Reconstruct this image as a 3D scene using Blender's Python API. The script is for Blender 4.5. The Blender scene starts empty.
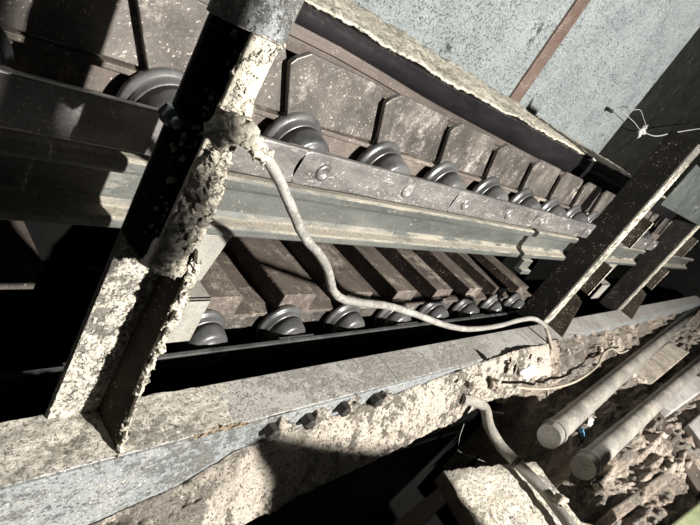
import bpy, bmesh, math, random
from mathutils import Vector, Matrix, noise
random.seed(7)
C = bpy.context.scene.collection
OZ = 1.6            # height of the eye point above the pit floor
F = 530.0
RX = Vector((0.64202285, 0.02168996, 0.76637863))
RY = Vector((-0.58409179, -0.63366836, 0.50724864))
RZ = Vector((0.49663209, -0.77330069, -0.39416064))
def ray(px, py):
    d = Vector((px-350, py-262.5, F))
    return Vector((RX.dot(d), RY.dot(d), RZ.dot(d)))
def at(px, py, x=None, y=None, z=None):     # where a sight line meets a plane of the machine
    r = ray(px, py)
    t = x/r.x if x is not None else (y/r.y if y is not None else z/r.z)
    return r*t

# ------------------------------------------------------------------ materials
def nt(name, rough=.6, metal=0., spec=.5):
    m = bpy.data.materials.new(name); m.use_nodes = True
    t = m.node_tree; b = t.nodes['Principled BSDF']
    b.inputs['Roughness'].default_value = rough; b.inputs['Metallic'].default_value = metal
    b.inputs['Specular IOR Level'].default_value = spec
    tc = t.nodes.new('ShaderNodeTexCoord'); oi = t.nodes.new('ShaderNodeObjectInfo')
    k = t.nodes.new('ShaderNodeVectorMath'); k.operation = 'SCALE'; k.inputs[0].default_value = (31, 17, 23)
    t.links.new(oi.outputs['Random'], k.inputs['Scale'])
    a = t.nodes.new('ShaderNodeVectorMath'); a.operation = 'ADD'
    t.links.new(tc.outputs['Object'], a.inputs[0]); t.links.new(k.outputs[0], a.inputs[1])
    return m, t, b, a.outputs[0]
def nz(t, co, scale, detail=4, rough=.6, stretch=None, typ='noise'):
    if stretch:
        mp = t.nodes.new('ShaderNodeMapping'); mp.inputs['Scale'].default_value = stretch
        t.links.new(co, mp.inputs['Vector']); co = mp.outputs['Vector']
    if typ == 'vor':
        n = t.nodes.new('ShaderNodeTexVoronoi'); n.inputs['Scale'].default_value = scale
        t.links.new(co, n.inputs['Vector']); return n.outputs['Distance']
    n = t.nodes.new('ShaderNodeTexNoise'); n.inputs['Scale'].default_value = scale
    n.inputs['Detail'].default_value = detail; n.inputs['Roughness'].default_value = rough
    t.links.new(co, n.inputs['Vector']); return n.outputs['Fac']
def ramp(t, v, a, b, inv=False):
    r = t.nodes.new('ShaderNodeMapRange'); r.inputs['From Min'].default_value = a; r.inputs['From Max'].default_value = b
    if inv: r.inputs['To Min'].default_value = 1; r.inputs['To Max'].default_value = 0
    t.links.new(v, r.inputs['Value']); return r.outputs['Result']
def mixc(t, fac, a, b):
    m = t.nodes.new('ShaderNodeMix'); m.data_type = 'RGBA'
    if hasattr(fac, 'links'): t.links.new(fac, m.inputs['Factor'])
    else: m.inputs['Factor'].default_value = fac
    for s, v in (('A', a), ('B', b)):
        i = [q for q in m.inputs if q.name == s and q.type == 'RGBA'][0]
        if hasattr(v, 'links'): t.links.new(v, i)
        else: i.default_value = (*v, 1)
    return [q for q in m.outputs if q.type == 'RGBA'][0]
def mathn(t, op, a, b):
    m = t.nodes.new('ShaderNodeMath'); m.operation = op
    for k, v in ((0, a), (1, b)):
        if hasattr(v, 'links'): t.links.new(v, m.inputs[k])
        else: m.inputs[k].default_value = v
    return m.outputs[0]
def bump(t, b, h, strength, dist):
    n = t.nodes.new('ShaderNodeBump'); n.inputs['Strength'].default_value = strength; n.inputs['Distance'].default_value = dist
    t.links.new(h, n.inputs['Height']); t.links.new(n.outputs['Normal'], b.inputs['Normal'])
DUST = (.60, .54, .44)
def dirty(name, base, base2, dust=DUST, amount=.5, dscale=26, fleck=.5, rough=.55, metal=0., bs=.4, bd=.006, up=0., stretch=None, grain=140, spec=.5, speck=.35, pits=0.):
    """base paint or steel, mottled and speckled, with caked dust patches, fine bright flecks and a grainy skin"""
    m, t, b, co = nt(name, rough, metal, spec)
    n1 = nz(t, co, 7, 9, .72, stretch)
    c = mixc(t, ramp(t, n1, .36, .64), base, base2)
    nd = nz(t, co, dscale, 9, .78, stretch)
    nl = nz(t, co, 3.2, 3, .6)
    s = mathn(t, 'ADD', mathn(t, 'MULTIPLY', nd, .6), mathn(t, 'MULTIPLY', nl, .4))
    if up:
        g = t.nodes.new('ShaderNodeNewGeometry'); sp = t.nodes.new('ShaderNodeSeparateXYZ')
        t.links.new(g.outputs['Normal'], sp.inputs[0])
        s = mathn(t, 'ADD', s, mathn(t, 'MULTIPLY', ramp(t, sp.outputs['Z'], .2, .9), up))
    th = .66 - .30*amount
    dm = ramp(t, s, th-.02, th+.10)
    gr = nz(t, co, grain, 5, .75)
    dcol = mixc(t, ramp(t, gr, .36, .62), tuple(k*.76 for k in dust), tuple(min(1, k*1.1) for k in dust))
    c = mixc(t, dm, c, dcol)
    hh = mathn(t, 'MULTIPLY', dm, .5)
    if fleck:
        v = nz(t, co, 170, 3, .6); v2 = nz(t, co, 14, 4, .7)
        v = mathn(t, 'ADD', v, mathn(t, 'MULTIPLY', mathn(t, 'SUBTRACT', v2, .5), .38))
        fm = ramp(t, v, .70-.10*fleck, .74-.10*fleck)
        c = mixc(t, fm, c, tuple(min(1, k*1.12) for k in dust))
        hh = mathn(t, 'ADD', hh, fm)
    # fine speckle of the surface itself
    sk = ramp(t, nz(t, co, grain*1.7, 3, .7), .3, .7)
    mm = t.nodes.new('ShaderNodeMix'); mm.data_type = 'RGBA'; mm.blend_type = 'MULTIPLY'; mm.inputs['Factor'].default_value = speck
    ia = [q for q in mm.inputs if q.type == 'RGBA']; t.links.new(c, ia[0])
    cr = t.nodes.new('ShaderNodeCombineColor')
    for q in range(3): t.links.new(mathn(t, 'ADD', mathn(t, 'MULTIPLY', sk, 1.3), .35), cr.inputs[q])
    mm.clamp_result = False
    t.links.new(cr.outputs[0], ia[1]); c = [q for q in mm.outputs if q.type == 'RGBA'][0]
    if pits:
        pv = nz(t, co, 135, 3, .6); pw = nz(t, co, 11, 4, .7)
        pf = ramp(t, mathn(t, 'ADD', pv, mathn(t, 'MULTIPLY', mathn(t, 'SUBTRACT', pw, .5), .25)), .33, .40, True)
        c = mixc(t, mathn(t, 'MULTIPLY', pf, pits), c, tuple(k*.18 for k in dust))
        hh = mathn(t, 'SUBTRACT', hh, mathn(t, 'MULTIPLY', pf, 1.2))
    t.links.new(c, b.inputs['Base Color'])
    rv = mathn(t, 'MULTIPLY', mathn(t, 'SUBTRACT', nz(t, co, 22, 6, .7), .5), .5)
    r = mathn(t, 'ADD', mathn(t, 'ADD', mathn(t, 'MULTIPLY', dm, .95-rough), rough), rv); t.links.new(r, b.inputs['Roughness'])
    if metal: t.links.new(mathn(t, 'MULTIPLY', mathn(t, 'SUBTRACT', 1, dm), metal), b.inputs['Metallic'])
    h = mathn(t, 'ADD', hh, mathn(t, 'MULTIPLY', gr, mathn(t, 'ADD', mathn(t, 'MULTIPLY', dm, 1.3), .35)))
    bump(t, b, h, bs, bd)
    return m
M = {}
M['plate'] = dirty('plate_steel', (.058, .052, .047), (.165, .146, .128), (.45, .40, .34), .32, 22, .62, .40, .25, .5, .004)
M['pan'] = dirty('pan_steel', (.075, .060, .050), (.165, .136, .113), (.42, .36, .29), .40, 18, .45, .55, .1, .5, .005)
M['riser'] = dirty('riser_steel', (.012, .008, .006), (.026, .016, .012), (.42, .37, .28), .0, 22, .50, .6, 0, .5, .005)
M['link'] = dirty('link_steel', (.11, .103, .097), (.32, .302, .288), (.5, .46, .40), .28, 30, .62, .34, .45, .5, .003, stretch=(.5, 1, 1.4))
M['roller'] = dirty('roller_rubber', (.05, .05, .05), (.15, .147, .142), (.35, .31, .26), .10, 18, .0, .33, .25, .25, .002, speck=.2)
M['rail'] = dirty('rail_paint', (.058, .063, .058), (.135, .137, .125), (.29, .262, .21), .26, 30, .25, .42, .1, .4, .004, up=.22, stretch=(.3, 1, 1))
M['bracket'] = dirty('bracket_paint', (.20, .19, .165), (.30, .285, .25), (.44, .40, .33), .35, 30, .3, .7, 0, .5, .005)
M['beam'] = dirty('beam_paint', (.40, .38, .345), (.34, .328, .305), (.54, .49, .42), .3, 34, .3, .75, 0, .9, .008, up=.05, grain=170, speck=.45, pits=0.75)
M['web'] = dirty('web_paint', (.195, .21, .212), (.28, .288, .285), (.50, .47, .41), .34, 45, .95, .7, 0, .9, .010, grain=120, speck=.5, pits=0.6)
M['post'] = dirty('post_paint', (.20, .19, .16), (.34, .32, .28), (.62, .57, .48), .55, 40, .6, .8, 0, 1., .014, grain=120, speck=.5, pits=0.8)
M['oily'] = dirty('oily_steel', (.005, .0045, .004), (.014, .012, .009), (.46, .41, .32), .02, 15, .15, .7, 0, .6, .006, spec=.15)
M['gusset'] = dirty('gusset_steel', (.016, .013, .009), (.042, .034, .025), (.46, .41, .32), .10, 26, .55, .8, 0, .8, .010, spec=.15)
M['crust'] = dirty('dust_crust', (.43, .39, .32), (.58, .535, .445), (.66, .62, .53), .3, 40, 0, .95, 0, 1., .012, grain=130, spec=.1, speck=.4, pits=0.3)
M['cake'] = dirty('dust_cake', (.42, .388, .33), (.53, .49, .42), (.60, .56, .49), .35, 40, .2, .95, 0, 1., .012, grain=120, spec=.1, speck=.5, pits=0.5)
M['heap'] = dirty('dust_heap', (.34, .30, .25), (.47, .42, .355), (.57, .52, .445), .4, 30, .3, .95, 0, 1., .018, grain=110, spec=.1, speck=.6, pits=0.6)
M['wall'] = dirty('wall_paint', (.245, .272, .275), (.345, .372, .37), (.40, .40, .37), .10, 9, .6, .85, 0, 1., .05, grain=60, spec=.2, speck=.3, pits=0.03)
M['strip'] = dirty('strip_paint', (.085, .055, .043), (.135, .092, .075), (.42, .36, .3), .18, 40, .6, .6, 0, .5, .005)
M['black'] = dirty('pit_shade_black', (.003, .003, .003), (.006, .006, .005), (.2, .2, .18), .0, 10, .0, .7, 0, .3, .004, spec=.08)  # shade of the pit and inner walls is put into this near-black colour
M['blackpanel'] = dirty('unlit_wall_panel', (.008, .008, .007), (.016, .016, .013), (.2, .2, .18), .0, 10, .12, .6, 0, .3, .004, spec=.2)  # shade over the right-hand panel is put into its colour
M['guard'] = dirty('guard_rubber', (.008, .007, .008), (.022, .020, .021), (.2, .17, .14), .02, 20, .0, .2, 0, .3, .003, stretch=(.2, 1, 1))
M['guardlow'] = dirty('guard_lower', (.035, .028, .024), (.13, .105, .09), (.34, .29, .23), .2, 20, .4, .45, .1, .5, .004, stretch=(.15, 1, 1.6))
M['cover'] = dirty('cover_paint', (.022, .028, .026), (.05, .057, .052), (.35, .32, .26), .25, 12, .5, .7, 0, .6, .006)
M['cable'] = dirty('cable_sheath', (.20, .19, .17), (.32, .305, .275), (.47, .43, .365), .4, 50, .2, .75, 0, .8, .004, grain=200)
M['pipe'] = dirty('pipe_paint', (.17, .16, .14), (.30, .285, .255), (.48, .43, .355), .32, 16, .4, .6, .1, .7, .008, up=.08, pits=0.4)
M['rubble'] = dirty('rubble_dirt', (.22, .175, .14), (.50, .43, .355), (.70, .64, .555), .5, 14, .6, .95, 0, 1., .04, grain=60, stretch=(.6, 1.5, 1), spec=.1, speck=.5, pits=0.8)
M['stone'] = dirty('stone_dust', (.34, .29, .235), (.54, .475, .39), (.68, .62, .53), .4, 20, .3, .95, 0, 1., .016, grain=80, spec=.1, speck=.5, pits=0.8)
M['concrete'] = dirty('pale_concrete', (.34, .32, .30), (.44, .415, .39), (.56, .52, .46), .4, 20, .3, .9, 0, .8, .010, grain=70)
M['board'] = dirty('board_dust', (.56, .50, .40), (.52, .485, .425), (.60, .56, .49), .3, 60, .2, .95, 0, 1., .016, grain=110, spec=.1, speck=.55, pits=0.8)
M['rawwood'] = dirty('raw_wood', (.05, .038, .028), (.09, .07, .052), (.35, .3, .24), .12, 30, .2, .9, 0, .7, .01, stretch=(.3, 2, 2))
M['green'] = dirty('green_paint', (.15, .17, .085), (.22, .24, .13), (.45, .41, .30), .2, 30, .3, .7, 0, .5, .005)
M['bolt'] = dirty('bolt_zinc', (.10, .13, .12), (.22, .26, .24), (.4, .36, .28), .15, 40, .2, .3, .8, .3, .002)
M['darkbolt'] = dirty('dark_bolt', (.014, .012, .010), (.03, .026, .02), (.4, .35, .28), .1, 40, .2, .7, 0, .5, .004)
M['paper'] = dirty('paper', (.62, .61, .58), (.55, .53, .49), (.6, .55, .47), .15, 20, 0, .8, 0, .3, .003)
M['blue'] = dirty('blue_film', (.06, .20, .34), (.11, .28, .42), (.6, .58, .5), .15, 30, 0, .4, 0, .3, .003)
M['web_silk'] = nt('cobweb_silk', .9)[0]; M['web_silk'].node_tree.nodes['Principled BSDF'].inputs['Base Color'].default_value = (.40, .39, .37, 1)
M['wire'] = dirty('thin_wire', (.20, .17, .13), (.34, .30, .24), (.5, .45, .36), .3, 60, 0, .7, 0, .4, .002)
M['rust'] = dirty('rust_stain', (.20, .14, .085), (.32, .26, .18), (.5, .44, .35), .5, 60, 0, .9, 0, .8, .006)

# ------------------------------------------------------------------ mesh helpers
class MB:
    def __init__(s): s.v = []; s.f = []; s.sm = []
    def add(s, vs, fs, smooth=False):
        o = len(s.v); s.v += [tuple(p) for p in vs]
        for f in fs: s.f.append(tuple(i+o for i in f)); s.sm.append(smooth)
        return s
    def box(s, x0, x1, y0, y1, z0, z1):
        return s.add([(x0,y0,z0),(x1,y0,z0),(x1,y1,z0),(x0,y1,z0),(x0,y0,z1),(x1,y0,z1),(x1,y1,z1),(x0,y1,z1)],
            [(3,2,1,0),(4,5,6,7),(0,1,5,4),(1,2,6,5),(2,3,7,6),(3,0,4,7)])
    def prism(s, pts, axis, a, b):
        """closed 2D outline pushed along an axis from a to b (pts are the two other coordinates in xyz order)"""
        n = len(pts)
        def mk(p, c):
            return {'x': (c, p[0], p[1]), 'y': (p[0], c, p[1]), 'z': (p[0], p[1], c)}[axis]
        vs = [mk(p, a) for p in pts]+[mk(p, b) for p in pts]
        fs = [tuple(range(n)), tuple(range(2*n-1, n-1, -1))]+[(i, i+n, (i+1) % n+n, (i+1) % n) for i in range(n)]
        return s.add(vs, fs)
    def lathe(s, prof, c, seg=28):
        """profile of (radius, y) turned about an axis along y through c=(x,z)"""
        o = []; fs = []
        for r, y in prof:
            for k in range(seg):
                a = 2*math.pi*k/seg; o.append((c[0]+r*math.cos(a), y, c[1]+r*math.sin(a)))
        for i in range(len(prof)-1):
            for k in range(seg):
                fs.append((i*seg+k, i*seg+(k+1) % seg, (i+1)*seg+(k+1) % seg, (i+1)*seg+k))
        fs.append(tuple(range(seg))); fs.append(tuple((len(prof)-1)*seg+k for k in range(seg-1, -1, -1)))
        return s.add(o, fs, True)
    def tube(s, pts, r, seg=10, sub=5, jit=0.):
        P = [Vector(p) for p in pts]
        if sub > 1 and len(P) > 2:
            Q = []
            for i in range(len(P)-1):
                p0 = P[max(i-1, 0)]; p1 = P[i]; p2 = P[i+1]; p3 = P[min(i+2, len(P)-1)]
                for k in range(sub):
                    t = k/sub
                    Q.append(.5*((2*p1)+(p2-p0)*t+(2*p0-5*p1+4*p2-p3)*t*t+(3*p1-p0-3*p2+p3)*t**3))
            P = Q+[P[-1]]
        vs = []; fs = []; up = Vector((.13, .31, .94)).normalized()
        for i, p in enumerate(P):
            d = (P[min(i+1, len(P)-1)]-P[max(i-1, 0)]).normalized()
            u = d.cross(up).normalized(); w = u.cross(d)
            rr = r(i/(len(P)-1)) if callable(r) else r
            for k in range(seg):
                a = 2*math.pi*k/seg
                q = p+(u*math.cos(a)+w*math.sin(a))*rr
                if jit: q += noise.noise_vector(q*60)*jit
                vs.append(q)
        for i in range(len(P)-1):
            for k in range(seg):
                fs.append((i*seg+k, i*seg+(k+1) % seg, (i+1)*seg+(k+1) % seg, (i+1)*seg+k))
        fs.append(tuple(range(seg-1, -1, -1))); fs.append(tuple((len(P)-1)*seg+k for k in range(seg)))
        s.add(vs, fs, True); s.sm[-1] = s.sm[-2] = False
        return s
    def grid(s, nu, nv, fn, smooth=True):
        vs = [fn(i/(nu-1), j/(nv-1)) for i in range(nu) for j in range(nv)]
        fs = [(i*nv+j, (i+1)*nv+j, (i+1)*nv+j+1, i*nv+j+1) for i in range(nu-1) for j in range(nv-1)]
        return s.add(vs, fs, smooth)
    def lump(s, c, rx, ry, rz, rough=.35, seed=0., sub=3):
        bm = bmesh.new(); bmesh.ops.create_icosphere(bm, subdivisions=sub, radius=1)
        idx = {v: i for i, v in enumerate(bm.verts)}
        vs = []
        for v in bm.verts:
            k = 1+rough*noise.noise(v.co*1.6+Vector((seed, seed*.7, -seed)))+rough*.5*noise.noise(v.co*4+Vector((seed, 3, seed)))
            vs.append((c[0]+v.co.x*rx*k, c[1]+v.co.y*ry*k, c[2]+v.co.z*rz*k))
        fs = [tuple(idx[v] for v in f.verts) for f in bm.faces]; bm.free()
        return s.add(vs, fs, sub > 2)
    def build(s, name, mat, parent=None, bev=0., loc=(0, 0, 0), solid=0.):
        me = bpy.data.meshes.new(name)
        L = Vector(loc)
        me.from_pydata([(v[0]-L.x, v[1]-L.y, v[2]-L.z) for v in s.v], [], s.f)
        for p, q in zip(me.polygons, s.sm): p.use_smooth = q
        bm = bmesh.new(); bm.from_mesh(me); bmesh.ops.recalc_face_normals(bm, faces=bm.faces); bm.to_mesh(me); bm.free()
        me.materials.append(M[mat]); o = bpy.data.objects.new(name, me); C.objects.link(o)
        if parent is not None: o.parent = parent; o.location = L
        else: o.location = L+Vector((0, 0, OZ))
        if solid:
            k = o.modifiers.new('solid', 'SOLIDIFY'); k.thickness = solid; k.offset = -1
        if bev:
            k = o.modifiers.new('bevel', 'BEVEL'); k.width = bev; k.segments = 2; k.limit_method = 'ANGLE'; k.angle_limit = .7
        return o
def thing(name, label, cat, loc=(0, 0, 0), group=None):
    o = bpy.data.objects.new(name, None); C.objects.link(o)
    o.location = Vector(loc)+Vector((0, 0, OZ)); o.empty_display_size = .1
    return tag(o, label, cat, group)
def tag(o, label, cat, group=None, kind=None):
    o['label'] = label; o['category'] = cat
    if group: o['group'] = group
    if kind: o['kind'] = kind
    return o
def struct(o, label, cat):
    return tag(o, label, cat, None, 'structure')
def dup(root, loc, label, name=None):
    r = root.copy(); C.objects.link(r); r.location = Vector(loc)+Vector((0, 0, OZ)); r['label'] = label
    for ch in root.children:
        c = ch.copy(); C.objects.link(c); c.parent = r
        for g in ch.children:
            d = g.copy(); C.objects.link(d); d.parent = c
    return r
def lerp(tab, x):
    if x <= tab[0][0]: return tab[0][1:]
    for a, b in zip(tab, tab[1:]):
        if x <= b[0]:
            t = (x-a[0])/(b[0]-a[0]); return tuple(p+(q-p)*t for p, q in zip(a[1:], b[1:]))
    return tab[-1][1:]
ORD = ['first', 'second', 'third', 'fourth', 'fifth', 'sixth', 'seventh', 'eighth', 'ninth', 'tenth', 'eleventh', 'twelfth', 'thirteenth', 'fourteenth', 'fifteenth', 'sixteenth', 'seventeenth']
PITCH = .297

# ------------------------------------------------------------------ the setting
YW = 1.40
b = MB()
def wallf(u, v): return (-1.2+u*3.73, YW, -.035+v*1.9)
w = MB().box(-1.2, 2.515, YW, YW+.02, -.06, 1.9).box(2.62, 4.10, YW, YW+.02, -.06, 1.9)
struct(w.build('wall_back', 'wall', bev=.004), 'pale blue grey sheet metal back wall above the dusty ledge', 'wall')
struct(MB().box(2.515, 2.62, YW-.012, YW+.018, -.06, 1.9).build('trim_1', 'strip', bev=.003), 'reddish brown strip covering the joint between the two pale wall sheets', 'trim')
struct(MB().box(4.10, 8.5, YW+.10, YW+.13, -.2, 2.4).build('wall_right', 'blackpanel'), 'unlit panel coloured near black to the right of the pale wall sheets', 'wall')
struct(MB().box(8.4, 8.43, -1.5, YW+.1, -1.6, 2.4).build('wall_end', 'black'), 'dark far end of the pit beyond the farthest post', 'wall')
struct(MB().box(-1.2, 8.5, YW+.03, YW+.06, -1.6, -.06).build('wall_lower', 'black'), 'inner wall behind the conveyor strands, coloured black as shade', 'wall')
struct(MB().box(-1.5, 8.5, -1.6, YW+.03, -1.66, -1.6).build('floor', 'black'), 'bottom of the pit under the conveyor, coloured black as shade', 'floor')

# ------------------------------------------------------------------ guard bar and dusty ledge along the wall base
YG = .95
TOP = [(-.6, -.058), (.77, -.060), (1.43, -.063), (1.87, -.053), (2.47, -.047), (3.46, -.033), (5, -.02), (8, -.01)]
BOT = [(-.6, -.108), (.75, -.111), (.91, -.112), (1.09, -.120), (1.3, -.132), (1.52, -.138), (2.02, -.149), (2.5, -.159), (3.2, -.164), (4.27, -.184), (8, -.25)]
gx = [-.6+i*.08 for i in range(76)]
gb = thing('guard_bar', 'long glossy black guard bar running under the dusty ledge above the upper plates', 'guard bar', (.5, YG, -.1))
def L_(o): return Vector((.5, YG, -.1))
vs = []
for x in gx:
    t = lerp(TOP, x)[0]; d = lerp(BOT, x)[0]; h = t-d
    vs += [(x, YG+.012, t), (x, YG, t-.012), (x, YG-.004, t-h*.45), (x, YG+.004, d+.006), (x, YG+.014, d), (x, YG+.05, d), (x, YG+.05, t)]
n = 7; fs = []
for i in range(len(gx)-1):
    for k in range(n): fs.append((i*n+k, i*n+(k+1) % n, (i+1)*n+(k+1) % n, (i+1)*n+k))
fs += [tuple(range(n)), tuple((len(gx)-1)*n+k for k in range(n-1, -1, -1))]
def relb(mb, o, loc):
    return [(v[0]-loc[0], v[1]-loc[1], v[2]-loc[2]) for v in mb.v]
def part(mb, name, mat, parent, base, bev=0., solid=0.):
    """a part of a thing whose Empty stands at base"""
    mb.v = [(v[0]-base[0], v[1]-base[1], v[2]-base[2]) for v in mb.v]
    return mb.build(name, mat, parent, bev, (0, 0, 0), solid)
base = (.5, YG, -.1)
part(MB().add(vs, fs, True), 'face_bar', 'guard', gb, base)
lo = MB(); vs = []; fs = []
for x in gx:
    d = lerp(BOT, x)[0]
    vs += [(x, YG+.010, d+.004), (x, YG+.010, d-.022), (x, YG+.020, d-.026), (x, YG+.022, d-.055), (x, YG+.045, d-.06), (x, YG+.045, d+.004)]
n = 6
for i in range(len(gx)-1):
    for k in range(n): fs.append((i*n+k, i*n+(k+1) % n, (i+1)*n+(k+1) % n, (i+1)*n+k))
fs += [tuple(range(n)), tuple((len(gx)-1)*n+k for k in range(n-1, -1, -1))]
part(MB().add(vs, fs), 'lower_strip', 'guardlow', gb, base)
def ledge(u, v):
    x = -.6+u*5.4; t = lerp(TOP, x)[0]
    y = YG+.004+v*(YW-YG-.004)
    z = t+.001+(-.024-t)*min(1, v*1.0)
    k = noise.noise(Vector((x*7, y*7, 0)))*.010+noise.noise(Vector((x*30, y*30, 2)))*.006+noise.noise(Vector((x*80, y*60, 5)))*.006+noise.noise(Vector((x*190, y*150, 5)))*.004
    return (x, y+(noise.noise(Vector((x*25, 0, 9)))*.006+noise.noise(Vector((x*90, 0, 9)))*.008 if v < .05 else 0), z+k*(1 if v > .02 else .6))
m = MB().grid(1100, 40, ledge)
tag(m.build('ledge_dust', 'crust', solid=.006), 'thick cream dust lying along the ledge at the foot of the pale wall', 'dust', None, 'stuff')

# ------------------------------------------------------------------ upper strand: overlapping pans
def upper_pan(loc, label):
    t = thing('conveyor_pan', label, 'conveyor pan', loc, 'pans of the upper conveyor strand')
    # side plate: parallelogram with clipped top corners, left edge nearer the viewer
    zb, zt = -.256, -.126
    o2 = [(-.002, zb), (PITCH+.006, zb), (PITCH-.052, zt-.030), (PITCH-.075, zt-.002), (-.020, zt+.002), (-.048, zt-.016), (-.058, zt-.030)]
    mb = MB().prism(o2, 'y', 0, .013)
    mb.v = [(v[0], v[1]+.8-loc[1]+.024*(v[0]+.06)/.36-.010, v[2]-loc[2]) for v in mb.v]
    mb.build('side_plate', 'plate', t, .0025)
    fl = MB().prism([(.826, -.258), (.800, -.260), (.800, -.270), (.818, -.274), (.820, -.335), (.84, -.335), (.84, -.258)], 'x', .004, PITCH-.004)
    fl.v = [(v[0], v[1]-loc[1], v[2]-loc[2]) for v in fl.v]; fl.build('base_flange', 'pan', t, .002)
    dk = MB().box(.004, PITCH-.004, .842, 1.33, -.285, -.262)
    dk.v = [(v[0], v[1]-loc[1], v[2]-loc[2]) for v in dk.v]; dk.build('deck', 'riser', t, .003)
    return t
def upl(k):
    if k < 2: return ['dark steel pan at the top left edge of the view, its plate in shadow',
                      'dark steel pan plate just left of the dusty post top'][k]
    k -= 2
    if k == 0: return 'scuffed brown steel pan plate directly right of the dusty post top'
    if k < 8: return '%s wide clipped-corner pan plate right of the dusty post, below the black guard bar' % ORD[k] if k > 1 else 'largest fully seen pan plate with clipped corner, right of the dusty post'
    if k < 10: return 'small distant pan plate, %s before the far dark post' % ['second', 'first'][k-8]
    return 'small pan plate glimpsed beyond the far dark post, %s of its run' % ORD[k-10]
X0 = .727   # left foot of the first fully seen plate
proto = None
for k in range(-3, 14):
    x = X0+PITCH*k; loc = (x, .8, -.26)
    lab = upl(k+3)
    if proto is None: proto = upper_pan(loc, lab)
    else: dup(proto, loc, lab)

# ------------------------------------------------------------------ rollers
def roller(loc, label, R=.078, group='rollers of the upper strand'):
    t = thing('chain_roller', label, 'roller', loc, group)
    k = R/.078
    rim = MB().lathe([(.05*k, .036), (.072*k, .036), (.0765*k, .034), (.078*k, .029), (.078*k, .023), (.0755*k, .019), (.069*k, .017), (.0655*k, .014), (.065*k, .004), (.063*k, .001), (.05*k, .0)], (0, 0), 44)
    rim.build('rim', 'roller', t)
    hub = MB().lathe([(.05*k, .001), (.0615*k, .0), (.060*k, -.018), (.057*k, -.034), (.053*k, -.042), (.047*k, -.045), (.036*k, -.045), (.034*k, -.048), (.016*k, -.050)], (0, 0), 40)
    hub.build('hub', 'roller', t)
    MB().lathe([(.014, .05), (.014, -.085)], (0, 0), 14).build('axle', 'link', t)
    return t
def rul(k):
    if k == 0: return 'black flanged roller cut by the top left corner of the view'
    if k == 1: return 'black flanged roller half hidden by the left side of the dusty post'
    k -= 2
    if k == 0: return 'nearest fully seen black roller under the largest clipped pan plate'
    if k < 8: return '%s black roller right of the dusty post on the upper chain' % ORD[k]
    return 'small distant upper roller glimpsed around the far dark post, %s of them' % ORD[k-8]
RP = None
for i, k in enumerate(range(-2, 12)):
    x = .767+PITCH*k; loc = (x, .765, -.312)
    if k == -2: loc = (x, .765, -.312)
    if RP is None: RP = roller(loc, rul(i))
    else: dup(RP, loc, rul(i))

# ------------------------------------------------------------------ chain links
def link(loc, label, group, hgt=.073, mat='link'):
    t = thing('chain_link', label, 'chain link', loc, group)
    h = hgt/2; L = PITCH*2
    pts = []
    for a in range(0, 9):
        g = math.pi/2+math.pi*a/8; pts.append((-.030+.030*math.cos(g)*.9, h*math.sin(g)))
    pts += [(L-.045, -h), (L-.040, h)]
    m = MB().prism(pts, 'y', -.006, .008); m.build('link_plate', mat, t, .003)
    for dx in (.022, PITCH+.022-.0):
        p = MB().lathe([(.019, .004), (.019, -.008), (.014, -.011), (.010, -.011), (.009, -.0085), (.001, -.0085)], (dx, 0), 18)
        p.build('pin', mat, t)
    # inner half link lapping behind the next plate
    q = MB().box(L-.075, L+.07, .009, .019, -h*.92, h*.92); q.build('inner_plate', mat, t, .003)
    return t
LK = None
ll = ['shaded steel chain link running off the left edge of the view', 'steel chain link passing behind the dusty post, left of the first pinned joint', 'scratched steel chain link with two round pins, right of the cable',
      'second pinned steel chain link right of the cable on the upper chain', 'third pinned upper chain link, ending near the far dark post', 'fourth upper chain link, partly behind the far dark post',
      'upper chain link beyond the far dark post', 'farthest upper chain link beyond the far dark post']
for i, k in enumerate(range(-2, 6)):
    loc = (.745+2*PITCH*k, .683, -.302)
    if LK is None: LK = link(loc, ll[i], 'links of the upper chain')
    else: dup(LK, loc, ll[i])

# ------------------------------------------------------------------ running rail (C section)
def rail(x0, x1, label, clip=False):
    ym = .70; b_ = ((x0+x1)/2, .72, -.5)
    t = thing('guide_rail', label, 'rail', b_, 'guide rails under the upper chain')
    prof = [(.86, -.395), (.735, -.395), (.722, -.360), (.702, -.360), (.698, -.366), (.698, -.380), (.702, -.388), (.722, -.394),
            (.724, -.446), (.716, -.458), (.694, -.462), (.690, -.466), (.690, -.481), (.696, -.486), (.74, -.486), (.742, -.41), (.86, -.41)]
    part(MB().prism(prof, 'x', x0, x1), 'rail_channel', 'rail', t, b_, .003)
    return t, b_
rail(-1.0, 2.035, 'long grey green channel rail under the upper chain, behind the cable')
t, b_ = rail(2.085, 6.3, 'grey green channel rail continuing past the dark gap towards the far post')
sp = thing('rail_splice', 'small dusty splice clip under the gap in the grey green rail', 'clip', (2.08, .70, -.5))
bs = (2.08, .70, -.5)
part(MB().box(1.99, 2.20, .725, .738, -.47, -.41), 'splice_plate', 'oily', sp, bs, .003)
part(MB().box(2.10, 2.19, .68, .70, -.525, -.488).box(2.10, 2.19, .66, .70, -.545, -.525), 'clip_angle', 'rail', sp, bs, .003)

# ------------------------------------------------------------------ rail support brackets
def bracket(x0, label):
    t = thing('rail_bracket', label, 'bracket', (x0, .70, -.61), 'brackets holding the guide rail')
    a = MB().prism([(x0-.15, -.488), (x0+.02, -.488), (x0, -.605), (x0-.15, -.605)], 'y', .700, .708)
    part(a, 'upper_plate', 'bracket', t, (x0, .70, -.61), .002)
    c = MB().box(x0-.15, x0, .648, .705, -.614, -.606).box(x0-.15, x0, .648, .656, -.724, -.606)
    part(c, 'lower_angle', 'bracket', t, (x0, .70, -.61), .002)
    return t
bracket(.632, 'dusty grey rail bracket just right of the near dusty post')
bracket(3.62, 'small dusty rail bracket in the dark beyond the far post')

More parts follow.
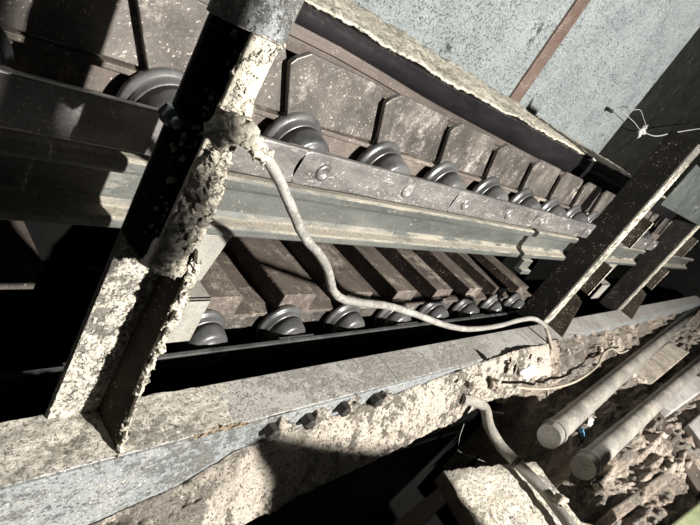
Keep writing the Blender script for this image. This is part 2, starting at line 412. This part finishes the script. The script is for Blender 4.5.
# ------------------------------------------------------------------ lower strand: ribbed pans, rollers, links
def lower_pan(loc, label):
    t = thing('ribbed_pan', label, 'conveyor pan', loc, 'ribbed pans of the lower strand')
    rb = MB().prism([(0, -.872), (0, -.806), (.004, -.803), (.132, -.803), (.140, -.811), (.140, -.872)], 'y', .862, 1.36)
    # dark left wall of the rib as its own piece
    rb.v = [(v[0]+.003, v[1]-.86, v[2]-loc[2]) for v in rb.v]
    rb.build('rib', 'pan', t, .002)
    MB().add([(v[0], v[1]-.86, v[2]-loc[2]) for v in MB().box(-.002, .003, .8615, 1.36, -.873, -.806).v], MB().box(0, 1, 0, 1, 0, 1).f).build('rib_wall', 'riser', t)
    d = MB().box(.0, PITCH-.002, .862, 1.36, -.885, -.8725); d.v = [(v[0]+.0, v[1]-.86, v[2]-loc[2]) for v in d.v]
    d.build('deck', 'pan', t, .001)
    f = MB().box(.004, PITCH-.006, .872, .884, -.950, -.896); f.v = [(v[0], v[1]-.86, v[2]-loc[2]) for v in f.v]
    f.build('edge_flange', 'plate', t, .002)
    return t
LP = None; XR = 1.10
ks = [-3, -1, 0, 1, 2, 3, 4, 5, 6]  # one pan is left out; the dark opening stands in for shade
def lpl(k):
    if k < -1: return 'lower ribbed pan cut by the left edge of the view, beside an opening left as shade'
    if k == -1: return 'lower ribbed pan next to the near dusty post, behind the rail bracket'
    if k == 0: return 'first clearly seen ribbed lower pan, with a pure black rib wall'
    if k < 6: return '%s ribbed lower pan counting right from the near dusty post' % ORD[k+1]
    return 'last ribbed lower pan at the right end, before the black gap'
for k in ks:
    loc = (XR+PITCH*k, 0.86+(.20 if k == -3 else 0), -.872)
    if LP is None: LP = lower_pan(loc, lpl(k))
    else: dup(LP, loc, lpl(k))
LR = None
for i, k in enumerate(range(-1, 7), 1):
    loc = (1.135+PITCH*k+(.0 if k < 6 else -.02), .822, -.918)
    lab = ['lower black roller in the dark at the left of the near post', 'lower black roller peeping out beside the rail bracket', 'lower black roller below the first black rib wall'][i] if i < 3 else \
        ('%s lower roller right of the rail bracket, beneath the cable' % ORD[i-1] if i < 8 else 'last lower roller at the dark right end of the strand')
    if LR is None: LR = roller(loc, lab, .081, 'rollers of the lower strand')
    else: dup(LR, loc, lab)
LL = None
for i, k in enumerate(range(-2, 3)):
    loc = (1.095+2*PITCH*k+.03, .745, -.904)
    lab = ['lower chain link running off left in the dark', 'lower chain link partly behind the near dusty post', 'dark lower chain link below the first black rib wall', 'dark lower chain link beneath the middle of the cable', 'dark lower chain link at the right end of the strand'][i]
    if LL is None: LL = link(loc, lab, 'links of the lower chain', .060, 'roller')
    else: dup(LL, loc, lab)

# ------------------------------------------------------------------ front beam of the frame
ZB = -.795; YB0 = .467; YB1 = .583
bb = (1.0, .52, ZB)
fb = thing('frame_beam', 'long dust covered steel beam crossing the picture below the lower strand', 'beam', bb)
part(MB().box(-.5, 8, YB0+.006, YB1, ZB-.010, ZB), 'top_flange', 'beam', fb, bb, .002)
part(MB().box(-.5, 8, YB0, YB0+.010, ZB-.25, ZB-.002), 'web_plate', 'web', fb, bb, .002)
# dust cake round the foot of the near post
def cake(u, v):
    x = -.3+u*1.15; y = YB0+.004+v*(YB1-YB0-.006)
    a = max(0., 1-abs(x-.42)/.42)
    h = -.004+.012*a+.006*a*noise.noise(Vector((x*22, y*22, 1)))+.004*a*noise.noise(Vector((x*70, y*70, 4)))
    return (x, y, ZB+max(h, -.002) - (.004 if (u in (0, 1)) else 0))
part(MB().grid(200, 24, cake), 'dust_cake', 'cake', fb, bb)
part(MB().grid(60, 5, lambda u, v: (.55+u*.20, YB0-.0015+.009*v, ZB+.0035+.002*noise.noise(Vector((u*9, v*3, 0)))-.012*abs(u-.5)**2*4+.004*noise.noise(Vector((u*25, v*4, 2))))), 'rust_streak', 'rust', fb, bb)
part(MB().box(1.268, 1.274, YB0+.008, YB1-.002, ZB, ZB+.0015), 'weld_seam', 'web', fb, bb)
# bolts with little dust caps on the web
for (px, py) in [(275, 430), (311, 420), (346, 408), (378, 399), (322, 438), (349, 432), (228, 481), (250, 466)]:
    p = at(px, py, y=YB0-.012)
    bl = MB().lathe([(.017, .014), (.017, -.012), (.013, -.016)], (0, 0), 6)
    bl.v = [(v[0]+p.x-.010, v[1]+p.y, v[2]+p.z) for v in bl.v]
    bl.sm = [False]*len(bl.sm)
    o = part(bl, 'bolt', 'darkbolt', fb, bb)
    part(MB().lump((p.x+.024, p.y+.004, p.z), .024, .022, .022, .9, px), 'dust_cap', 'heap', o, bb)

# ------------------------------------------------------------------ posts
def crust(fn, nu, nv, amp, seed):
    def g(u, v):
        p = Vector(fn(u, v)); e = min(1., 6*min(v, 1-v)+.15)
        d = noise.noise_vector(p*26+Vector((seed, 0, 0)))*amp*.8+noise.noise_vector(p*80+Vector((0, seed, 0)))*amp*.7+noise.noise_vector(p*190)*amp*.55+noise.noise_vector(p*400)*amp*.3
        return p+d*e
    return MB().grid(nu, nv, g)
PX = .352
pb = (.40, .54, ZB)
po = thing('frame_post', 'near upright steel post caked in cream dust, with cable hanging from it', 'post', pb, 'upright posts of the frame')
part(MB().box(PX, .436, .570, .580, ZB, .55), 'flange', 'post', po, pb, .002)
# black plate lapped over the upper flange, its lower end cut on the slant
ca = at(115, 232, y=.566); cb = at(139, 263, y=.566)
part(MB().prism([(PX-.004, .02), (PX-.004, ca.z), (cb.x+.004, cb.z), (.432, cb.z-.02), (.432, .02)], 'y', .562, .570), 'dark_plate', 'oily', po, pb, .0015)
# outstanding leg
part(MB().box(.394, .402, .508, .562, -.40, .5), 'leg', 'oily', po, pb, .002)
part(MB().box(.362, .402, .502, .508, -.40, -.078), 'front_strip', 'crust', po, pb, .002)
part(MB().box(.303, .402, .498, .506, -.084, .5), 'top_plate', 'web', po, pb, .002)
part(crust(lambda u, v: (.306+u*.10, .497+.010*v, -.084+.006*v), 90, 6, .004, 3), 'edge_dust', 'crust', po, pb)
# gusset at the foot
part(MB().prism([(.572, ZB), (.470, ZB), (.492, ZB+.10), (.500, -.62), (.505, -.415), (.520, -.392), (.572, -.40)], 'x', .434, .440), 'foot_gusset', 'gusset', po, pb, .001)
def cr1(u, v):   # dust caked over the front strip, thickening downwards
    z = -.085-u*.325; k = min(1, max(0, (u-.28)/.3)); w = .021+.004*k; cx = .382+.006*k; a = math.pi*v
    return (cx-w*math.cos(a), .507-(.006+.020*k)*math.sin(a), z)
part(crust(cr1, 330, 44, .0075, 11), 'dust_crust', 'crust', po, pb)
part(crust(lambda u, v: (PX+.001+.082*v, .5685, -.792+.385*u), 260, 60, .0042, 31), 'flange_dust', 'cake', po, pb)
def cr2(u, v):   # along the gusset edge
    z = -.40-u*.385; y = .505-.012*u if u < .75 else .496-.024*(u-.75)/.25; a = math.pi*(v*1.2-.1); w = .009*(1-.35*u)
    return (.440-w*math.cos(a), y-w*math.sin(a)+.006, z)
part(crust(cr2, 330, 22, .0075, 23), 'dust_crust', 'crust', po, pb)
# clots of dust on the black plate
for i in range(90):
    z = random.uniform(-.40, -.10); x = random.choice([random.uniform(PX+.02, .425), random.gauss(.395, .012)]); s = random.uniform(.001, .004)
    if i == 0: ml = MB()
    ml.lump((x, .561, z), s, s*.6, s*1.3, .6, i, 2)
part(ml, 'dust_clots', 'crust', po, pb)['kind'] = 'stuff'
for i in range(70):
    z = random.uniform(-.78, -.44); x = random.uniform(PX-.001, .43); s = random.uniform(.001, .0035)
    if i == 0: ml = MB()
    ml.lump((x, .568, z), s, s*.7, s*1.2, .6, i, 2)
part(ml, 'dust_clots', 'crust', po, pb)['kind'] = 'stuff'
bp_ = at(172, 117, y=.555)
bo = MB().lathe([(.013, .012), (.013, -.004), (.010, -.006)], (0, 0), 6).lathe([(.007, .0), (.007, -.018), (.005, -.020)], (0, 0), 12)
bo.v = [(v[0]+bp_.x, v[1]+bp_.y, v[2]+bp_.z) for v in bo.v]
part(bo, 'bolt', 'bolt', po, pb)

def far_post(xr, label, top):
    b0 = (xr, .56, ZB)
    t = thing('frame_post', label, 'post', b0, 'upright posts of the frame')
    part(MB().box(xr-.10, xr-.092, .58, .70, ZB-.03, top), 'web_plate', 'oily', t, b0, .002)
    part(MB().box(xr-.10, xr, .572, .580, ZB, top), 'flange', 'post', t, b0, .002)
    part(crust(lambda u, v: (xr-.10+.10*v, .571, ZB+.02+u*(top-ZB-.1)), 220, 7, .006, xr), 'dust_crust', 'crust', t, b0)
    part(MB().prism([(.572, ZB), (.478, ZB), (.522, -.60), (.572, -.585)], 'x', xr-.004, xr+.004), 'foot_gusset', 'gusset', t, b0, .002)
    for (z0, z1) in ((-.555, -.385), (-.272, -.125)):
        s = part(MB().box(xr-.004, xr+.004, .522, .572, z0, z1), 'lug_plate', 'gusset', t, b0, .002)
        part(crust(lambda u, v: (xr-.006+.012*v, .521, z0+u*(z1-z0)), 60, 5, .004, z0*9), 'edge_dust', 'crust', s, b0)
    return t
far_post(2.68, 'middle upright post with a black web and two dark lugs, right of the rail gap', .23)
far_post(4.14, 'farthest upright post, near the right edge behind the upper pipe', .08)
struct_ = MB().box(2.72, 4.04, .555, .563, -.045, .17)
tag(struct_.build('cover_panel', 'cover', bev=.003), 'dull green steel cover panel fixed high between the middle and farthest posts', 'panel')

# ------------------------------------------------------------------ cable from the near post
cp = [(222, 131, .478), (236, 129, .470), (248, 134, .468), (262, 151, .470), (279, 180, .474), (292, 210, .478), (305, 238, .482), (318, 253, .488), (327, 268, .492), (333, 290, .5), (343, 299, .505), (362, 303, .508),
      (388, 306, .512), (415, 314, .518), (445, 325, .528), (470, 329, .535), (497, 326, .54), (520, 320, .54), (535, 319, .535), (546, 327, .52)]
pts = [at(a, b_, y=c) for a, b_, c in cp]
cb_ = thing('hanging_cable', 'grey dusty cable drooping from the near post across the lower strand', 'cable', pts[0])
part(MB().tube(pts, lambda t: .0068+.0034*t, 12, 6, .0012), 'sheath', 'cable', cb_, pts[0])
q = [pts[-1]+Vector((-.012, 0, .0)), at(548, 334, y=.49), at(552, 348, y=.445), at(556, 366, y=.40), at(558, 380, y=.37), at(555, 389, y=.355)]
part(MB().tube(q, .0075, 8, 5), 'cable_tail', 'wire', cb_, pts[0])
dc = MB()
for i in range(26):
    t_ = i/25*3.2; k = int(t_); c = pts[k].lerp(pts[k+1], t_-k); r_ = .016*(1-.13*t_)
    dc.lump(tuple(c+noise.noise_vector(c*90)*.006), r_, r_*.9, r_*.9, .8, i*2.3)
part(dc, 'dust_crust', 'crust', cb_, pts[0])

# ------------------------------------------------------------------ dust heap along the beam
ZT = [(.1, -1.0), (.45, -.985), (.62, -.955), (.72, -.885), (1.05, -.858), (1.57, -.815), (2.06, -.775), (2.6, -.80), (3.4, -.82), (5.2, -.86)]
ED = [(.1, .34, -.99), (.76, .352, -.985), (.92, .357, -.98), (1.27, .364, -.98), (1.68, .382, -.98), (1.94, .392, -.965), (2.25, .36, -.95), (2.5, .33, -.93)]
def heap(u, v):
    x = .1+u*2.35; zt = lerp(ZT, x)[0]; ye, ze = lerp(ED, x)
    if v < .72:
        s = v/.72; y = YB0-.002+(ye-YB0)*s; z = zt+(ze-zt)*(s**1.25)
    else:
        s = (v-.72)/.28; y = ye+.055*s; z = ze-.07*s
    p = Vector((x, y, z)); a = 1 if v > .03 else .4
    k = noise.noise(p*9)*.014+noise.noise(p*24)*.010+noise.noise(p*60)*.006+noise.noise(p*130)*.003
    ch = noise.noise_vector(p*40)*.006
    return p+Vector((ch.x, -abs(k)*.5+ch.y*.5, k))*a
tag(MB().grid(520, 60, heap).build('dust_heap', 'heap'), 'sandy heap of pale dust piled against the front of the long beam', 'dust', None, 'stuff')
struct(MB().box(-.5, 2.24, .40, .60, -1.6, -1.055).box(2.24, 8.35, .43, .60, -1.6, -1.055).build('wall_ledge', 'black'), 'concrete ledge under the pale dust heap, coloured black as shade', 'ledge')

# ------------------------------------------------------------------ rubble ground on the right
def ground(u, v):
    y = .468-v*1.9; xb = 2.02+.17*min(1., max(0., (y-.02)/.12))-(.12*min(1., max(0., (y-.40)/.04)))+.03*noise.noise(Vector((y*14, 5, 1)))
    x = xb+u*5.8
    e = max(0., (y-.25)/.22)
    z = -.955+.14*e**1.4*(1 if x < 3.5 else max(.4, 1-(x-3.5)*.3))
    p = Vector((x, y, 0))
    z += noise.noise(p*3.1)*.035+noise.noise(Vector((x*6, y*14, 1)))*.024+abs(noise.noise(Vector((x*5, y*24, 3))))*.045+abs(noise.noise(Vector((x*16, y*40, 6))))*.02+noise.noise(p*45)*.008+noise.noise(p*110)*.004
    if y < .44: z += .0
    ed = 1. if u == 0 else 0.      # falls away into the pit on its left side
    z -= .66*ed*(0 if y > .43 else 1)
    return (x+(.05*noise.noise(Vector((y*8, x*4, 7))) if u > .02 else (.04 if u == 0 else 0)), y, z)
tag(MB().grid(560, 230, ground).build('rubble', 'rubble'), 'brown dirt and rubble ground around and right of the two pipes', 'rubble', None, 'stuff')
struct(MB().box(2.24, 8.35, -1.4, .42, -1.6, -1.16).build('wall_foundation', 'black'), 'dark footing under the rubble beside the pit', 'footing')

def pipe(a, b, r, label):
    A = Vector(a); B = Vector(b)
    t = thing('steel_pipe', label, 'pipe', A, 'pipes lying on the rubble')
    d = (B-A).normalized()
    part(MB().tube([A-d*.05, A-d*.048, A-d*.03, A, B], r, 26, 1), 'pipe_barrel', 'pipe', t, A)
    part(MB().tube([A+d*.0, A+d*.002, A+d*.022, A+d*.024], r*1.13, 26, 1), 'end_collar', 'pipe', t, A)
    return t
pipe(at(553, 433, z=-.90), at(697, 308, z=-.90), .044, 'upper of the two dusty grey pipes lying on the rubble, nearer the long beam')
pipe(at(587, 464, z=-.905), at(700, 363, z=-.905)+Vector((2.4, 0, 0)), .044, 'lower of the two dusty grey pipes lying on the rubble, nearer the corner')

# pale concrete pieces, green strip, chunks and scraps
def slab(pix, z0, th, mat, name, label, cat):
    P = [at(a, b_, z=z0) for a, b_ in pix]
    m = MB().prism([(p.x, p.y) for p in P], 'z', z0-th, z0)
    o = m.build(name, mat, bev=.008); tag(o, label, cat); return o
slab([(655, 396), (690, 372), (712, 384), (672, 412)], -.90, .12, 'concrete', 'concrete_block', 'pale concrete block beside the lower pipe near the right edge', 'block')
slab([(688, 424), (720, 396), (740, 430), (706, 448)], -.90, .12, 'concrete', 'concrete_block', 'pale concrete block cut by the right edge, below the other pale block', 'block')
slab([(632, 372), (668, 342), (690, 352), (652, 384)], -.90, .09, 'stone', 'flat_slab', 'flat greyish slab lying between the two pipes', 'slab')
slab([(664, 530), (712, 492), (735, 512), (690, 550)], -.90, .1, 'green', 'green_channel', 'greenish painted steel strip in the bottom right corner', 'strip')
slab([(612, 508), (715, 436), (719, 446), (618, 520)], -.93, .09, 'rubble', 'timber', 'rough dirty timber lying parallel to the pipes, above the green strip', 'timber')
slab([(600, 470), (690, 405), (697, 415), (606, 482)], -.95, .07, 'rubble', 'timber', 'rough dirty timber lying just below the lower pipe', 'timber')
slab([(641, 404), (653, 400), (712, 488), (700, 494)], -.925, .05, 'rawwood', 'batten', 'dark crossing batten over the rubble near the right edge', 'batten')
spots = [(520, 372), (508, 364), (495, 384), (540, 360), (568, 352), (585, 362), (600, 350), (612, 343), (563, 372), (536, 392), (590, 420), (578, 440), (605, 452), (620, 470), (598, 487), (640, 455), (560, 500), (590, 505), (660, 435), (630, 335), (575, 385), (548, 350), (470, 385), (460, 398), (502, 398), (620, 395), (640, 380), (612, 500), (665, 470), (655, 330)]
where = {0: 'beside the white scrap below the beam', 4: 'under the beam near the cable tail', 10: 'between the near ends of the two pipes', 19: 'against the beam above the upper pipe'}
for i, (px, py) in enumerate(spots[::2]+spots[1:8:2]):
    near = py < 400 and px < 640
    p = at(px, py, z=-.86 if near else -.93)
    s = random.uniform(.012, .026)*(1.25 if px > 600 else 1)
    if near: p = at(px, py, y=.40 if px < 600 else .38)
    o = MB().lump((0, 0, 0), s*random.uniform(.9, 1.6), s, s*.75, .6, i*3.7, 3)
    o = o.build('rubble_chunk', 'stone'); o.location = p+Vector((0, 0, OZ)); o.rotation_euler = (random.random(), random.random(), random.random()*6)
    side = 'below the long beam' if near else ('around the near ends of the pipes' if px < 610 else 'right of the lower pipe')
    tag(o, 'lump of broken dusty rubble %s' % side, 'rubble chunk', 'loose rubble chunks ' + side)
def scrap(px, py, y, w, h, mat, name, label, cat, rz):
    p = at(px, py, y=y) if y is not None else at(px, py, z=-.90)
    g = MB().grid(9, 9, lambda u, v: ((u-.5)*w, .012*noise.noise(Vector((u*3, v*3, rz))), (v-.5)*h+.01*noise.noise(Vector((u*4, v*2, rz+3)))))
    o = g.build(name, mat, solid=.003); o.location = p+Vector((0, 0, OZ)); o.rotation_euler = (-.5, .5, rz); tag(o, label, cat)
scrap(529, 373, .36, .045, .06, 'paper', 'paper_scrap', 'torn white paper scrap on the dust below the beam', 'scrap', -1.0)
scrap(582, 432, None, .03, .035, 'blue', 'wrapper_scrap', 'small blue plastic scrap between the two pipes', 'scrap', .9)
scrap(590, 423, None, .035, .035, 'paper', 'paper_scrap', 'white scrap beside the blue plastic scrap between the pipes', 'scrap', -.4)
wp = [at(a, b_, z=-.86) for a, b_ in ((515, 387), (540, 389), (562, 386), (580, 379), (597, 366), (603, 354), (612, 349), (620, 353), (628, 350))]
tag(MB().tube(wp, .006, 8, 6).build('loose_wire', 'wire'), 'thin loose wire curling over the rubble above the upper pipe', 'wire')

# ------------------------------------------------------------------ conduit, dusty board, dim plank
c0 = [(462, 399, -.90), (476, 402, -.90), (485, 409, -.91), (489, 426, -.93), (500, 445, -.95), (516, 462, -.955), (536, 482, -.955), (556, 506, -.955), (580, 540, -.955)]
cq = [at(a, b_, z=z) for a, b_, z in c0]
cd = thing('bent_conduit', 'bent grey conduit dropping from the dust heap along the dusty board', 'conduit', cq[2])
part(MB().tube(cq, .019, 14, 6, .001), 'conduit_tube', 'pipe', cd, cq[2])
ring = cq[5]; d = (cq[6]-cq[5]).normalized()
part(MB().tube([ring-d*.008, ring+d*.008], .0215, 14, 1), 'coupling', 'darkbolt', cd, cq[2])
A = Vector((1.45, .255)); e1 = Vector((.50, -.13)); e2 = Vector((-.145, -.56))
zb = -1.0
B4 = [A, A+e1, A+e1+e2, A+e2]
def brd(u, v):
    p = A+e1*u+e2*v; e = 1 if 0 < u < 1 and 0 < v < 1 else .5
    k = noise.noise(Vector((p.x*18, p.y*18, 0)))*.006+noise.noise(Vector((p.x*60, p.y*60, 3)))*.004
    j = noise.noise_vector(Vector((p.x*30, p.y*30, 1)))*.005
    return (p.x+j.x, p.y+j.y, zb+.004+k*e)
bdt = thing('dusty_board', 'thick board covered with pale dust, lying in the pit at the bottom edge', 'board', (A.x, A.y, zb))
part(MB().prism([tuple(p) for p in B4], 'z', zb-.05, zb), 'board', 'rawwood', bdt, (A.x, A.y, zb), .004)
part(MB().grid(110, 110, brd), 'dust_layer', 'board', bdt, (A.x, A.y, zb))
P4 = [at(a, b_, z=-1.15) for a, b_ in ((385, 530), (440, 486), (455, 494), (410, 540))]
dp = MB().prism([(p.x, p.y) for p in P4], 'z', -1.19, -1.15).build('plank', 'rawwood', bev=.004)
tag(dp, 'dim brown plank in the black pit left of the dusty board', 'plank')
# cobwebs
cw = thing('cobweb', 'white dusty cobweb clump with strands hanging before the black panel', 'cobweb', at(642, 131, y=1.3))
cbs = at(642, 131, y=1.3)
def strand(l, r, y): return MB().tube([at(a, b_, y=y) for a, b_ in l], r, 6, 5, .002)
part(strand([(622, 111), (634, 122), (641, 130), (655, 136), (672, 133), (690, 130), (712, 127)], lambda t: .0022+.030*max(0, t-.35)*(1-t), 1.3), 'strand', 'web_silk', cw, cbs)
part(strand([(630, 111), (640, 110), (644, 120), (647, 128)], .002, 1.3), 'strand', 'web_silk', cw, cbs)
part(MB().lump(cbs, .028, .02, .034, 1.2, 4), 'clump', 'web_silk', cw, cbs)
cw2 = at(470, 430, y=.3)
tag(MB().tube([at(464, 424, y=.33), at(458, 450, y=.3), at(475, 458, y=.28), at(492, 464, y=.25)], .0008, 5, 2).build('cobweb', 'web_silk'), 'faint cobweb thread hanging in the black pit beside the conduit', 'cobweb')
# peg on the wall
pg = at(606, 108, y=YW); 
pgo = MB().lathe([(.012, .002), (.012, -.05), (.008, -.054)], (0, 0), 10)
pgo.v = [(v[0]+pg.x, v[1]+pg.y, v[2]+pg.z) for v in pgo.v]
tag(pgo.build('wall_peg', 'darkbolt'), 'small dark peg sticking out of the pale wall near its right edge', 'peg')

# ------------------------------------------------------------------ added unseen blockers behind the viewer, shaped to throw the big shadows
LAMP = Vector((1.72, -3.3, 1.25))
def toward_lamp(p, z):
    t = (z-p.z)/(LAMP.z-p.z); q = p+(LAMP-p)*t; return (q.x, q.y)
fp = [toward_lamp(at(278, 484, y=.38), -.38), toward_lamp(at(267, 458, y=.42), -.38), toward_lamp(at(273, 443, y=.435), -.38), toward_lamp(at(350, 451, y=.395), -.38), toward_lamp(at(404, 452, y=.366), -.38),
      toward_lamp(at(470, 420, y=.385)+Vector((0, 0, -.04)), -.38), (2.10, -.76), (2.10, -.86), (1.90, -.90), (1.88, -.73), (1.52, -.72), (1.50, -1.3), (1.05, -1.3)]
struct(MB().prism(fp, 'z', -.395, -.365).box(1.05, 1.62, -1.9, -1.2, -.395, -.365).build('shade_plate', 'oily', bev=.002), 'added unseen plate shaped to shade the dust heap and the pit', 'floor')
struct(MB().box(.648, .708, -.53, -.47, .0, 1.6).box(.25, .727, -.53, -.47, -.02, .14).build('shade_column', 'oily', bev=.004), 'added unseen square column shading the left of the view', 'column')

# ------------------------------------------------------------------ light and camera
w = bpy.data.worlds.new('World'); bpy.context.scene.world = w; w.use_nodes = True
bg = w.node_tree.nodes['Background']; bg.inputs['Color'].default_value = (.85, .92, 1, 1); bg.inputs['Strength'].default_value = .022
l = bpy.data.lights.new('work_lamp', 'POINT'); l.energy = 2750; l.shadow_soft_size = .07; l.color = (1, .975, .93)
lo_ = bpy.data.objects.new('work_lamp', l); C.objects.link(lo_); lo_.location = LAMP+Vector((0, 0, OZ))
cam = bpy.data.cameras.new('Camera'); co_ = bpy.data.objects.new('Camera', cam); C.objects.link(co_)
cam.sensor_width = 36; cam.sensor_fit = 'HORIZONTAL'; cam.lens = 36*F/700; cam.clip_start = .01
mw = Matrix(((RX.x, -RX.y, -RX.z), (RY.x, -RY.y, -RY.z), (RZ.x, -RZ.y, -RZ.z))).to_4x4()
mw.translation = Vector((0, 0, OZ)); co_.matrix_world = mw
sc = bpy.context.scene; sc.camera = co_
sc.view_settings.view_transform = 'Standard'; sc.view_settings.look = 'None'; sc.view_settings.exposure = 0; sc.view_settings.gamma = 1
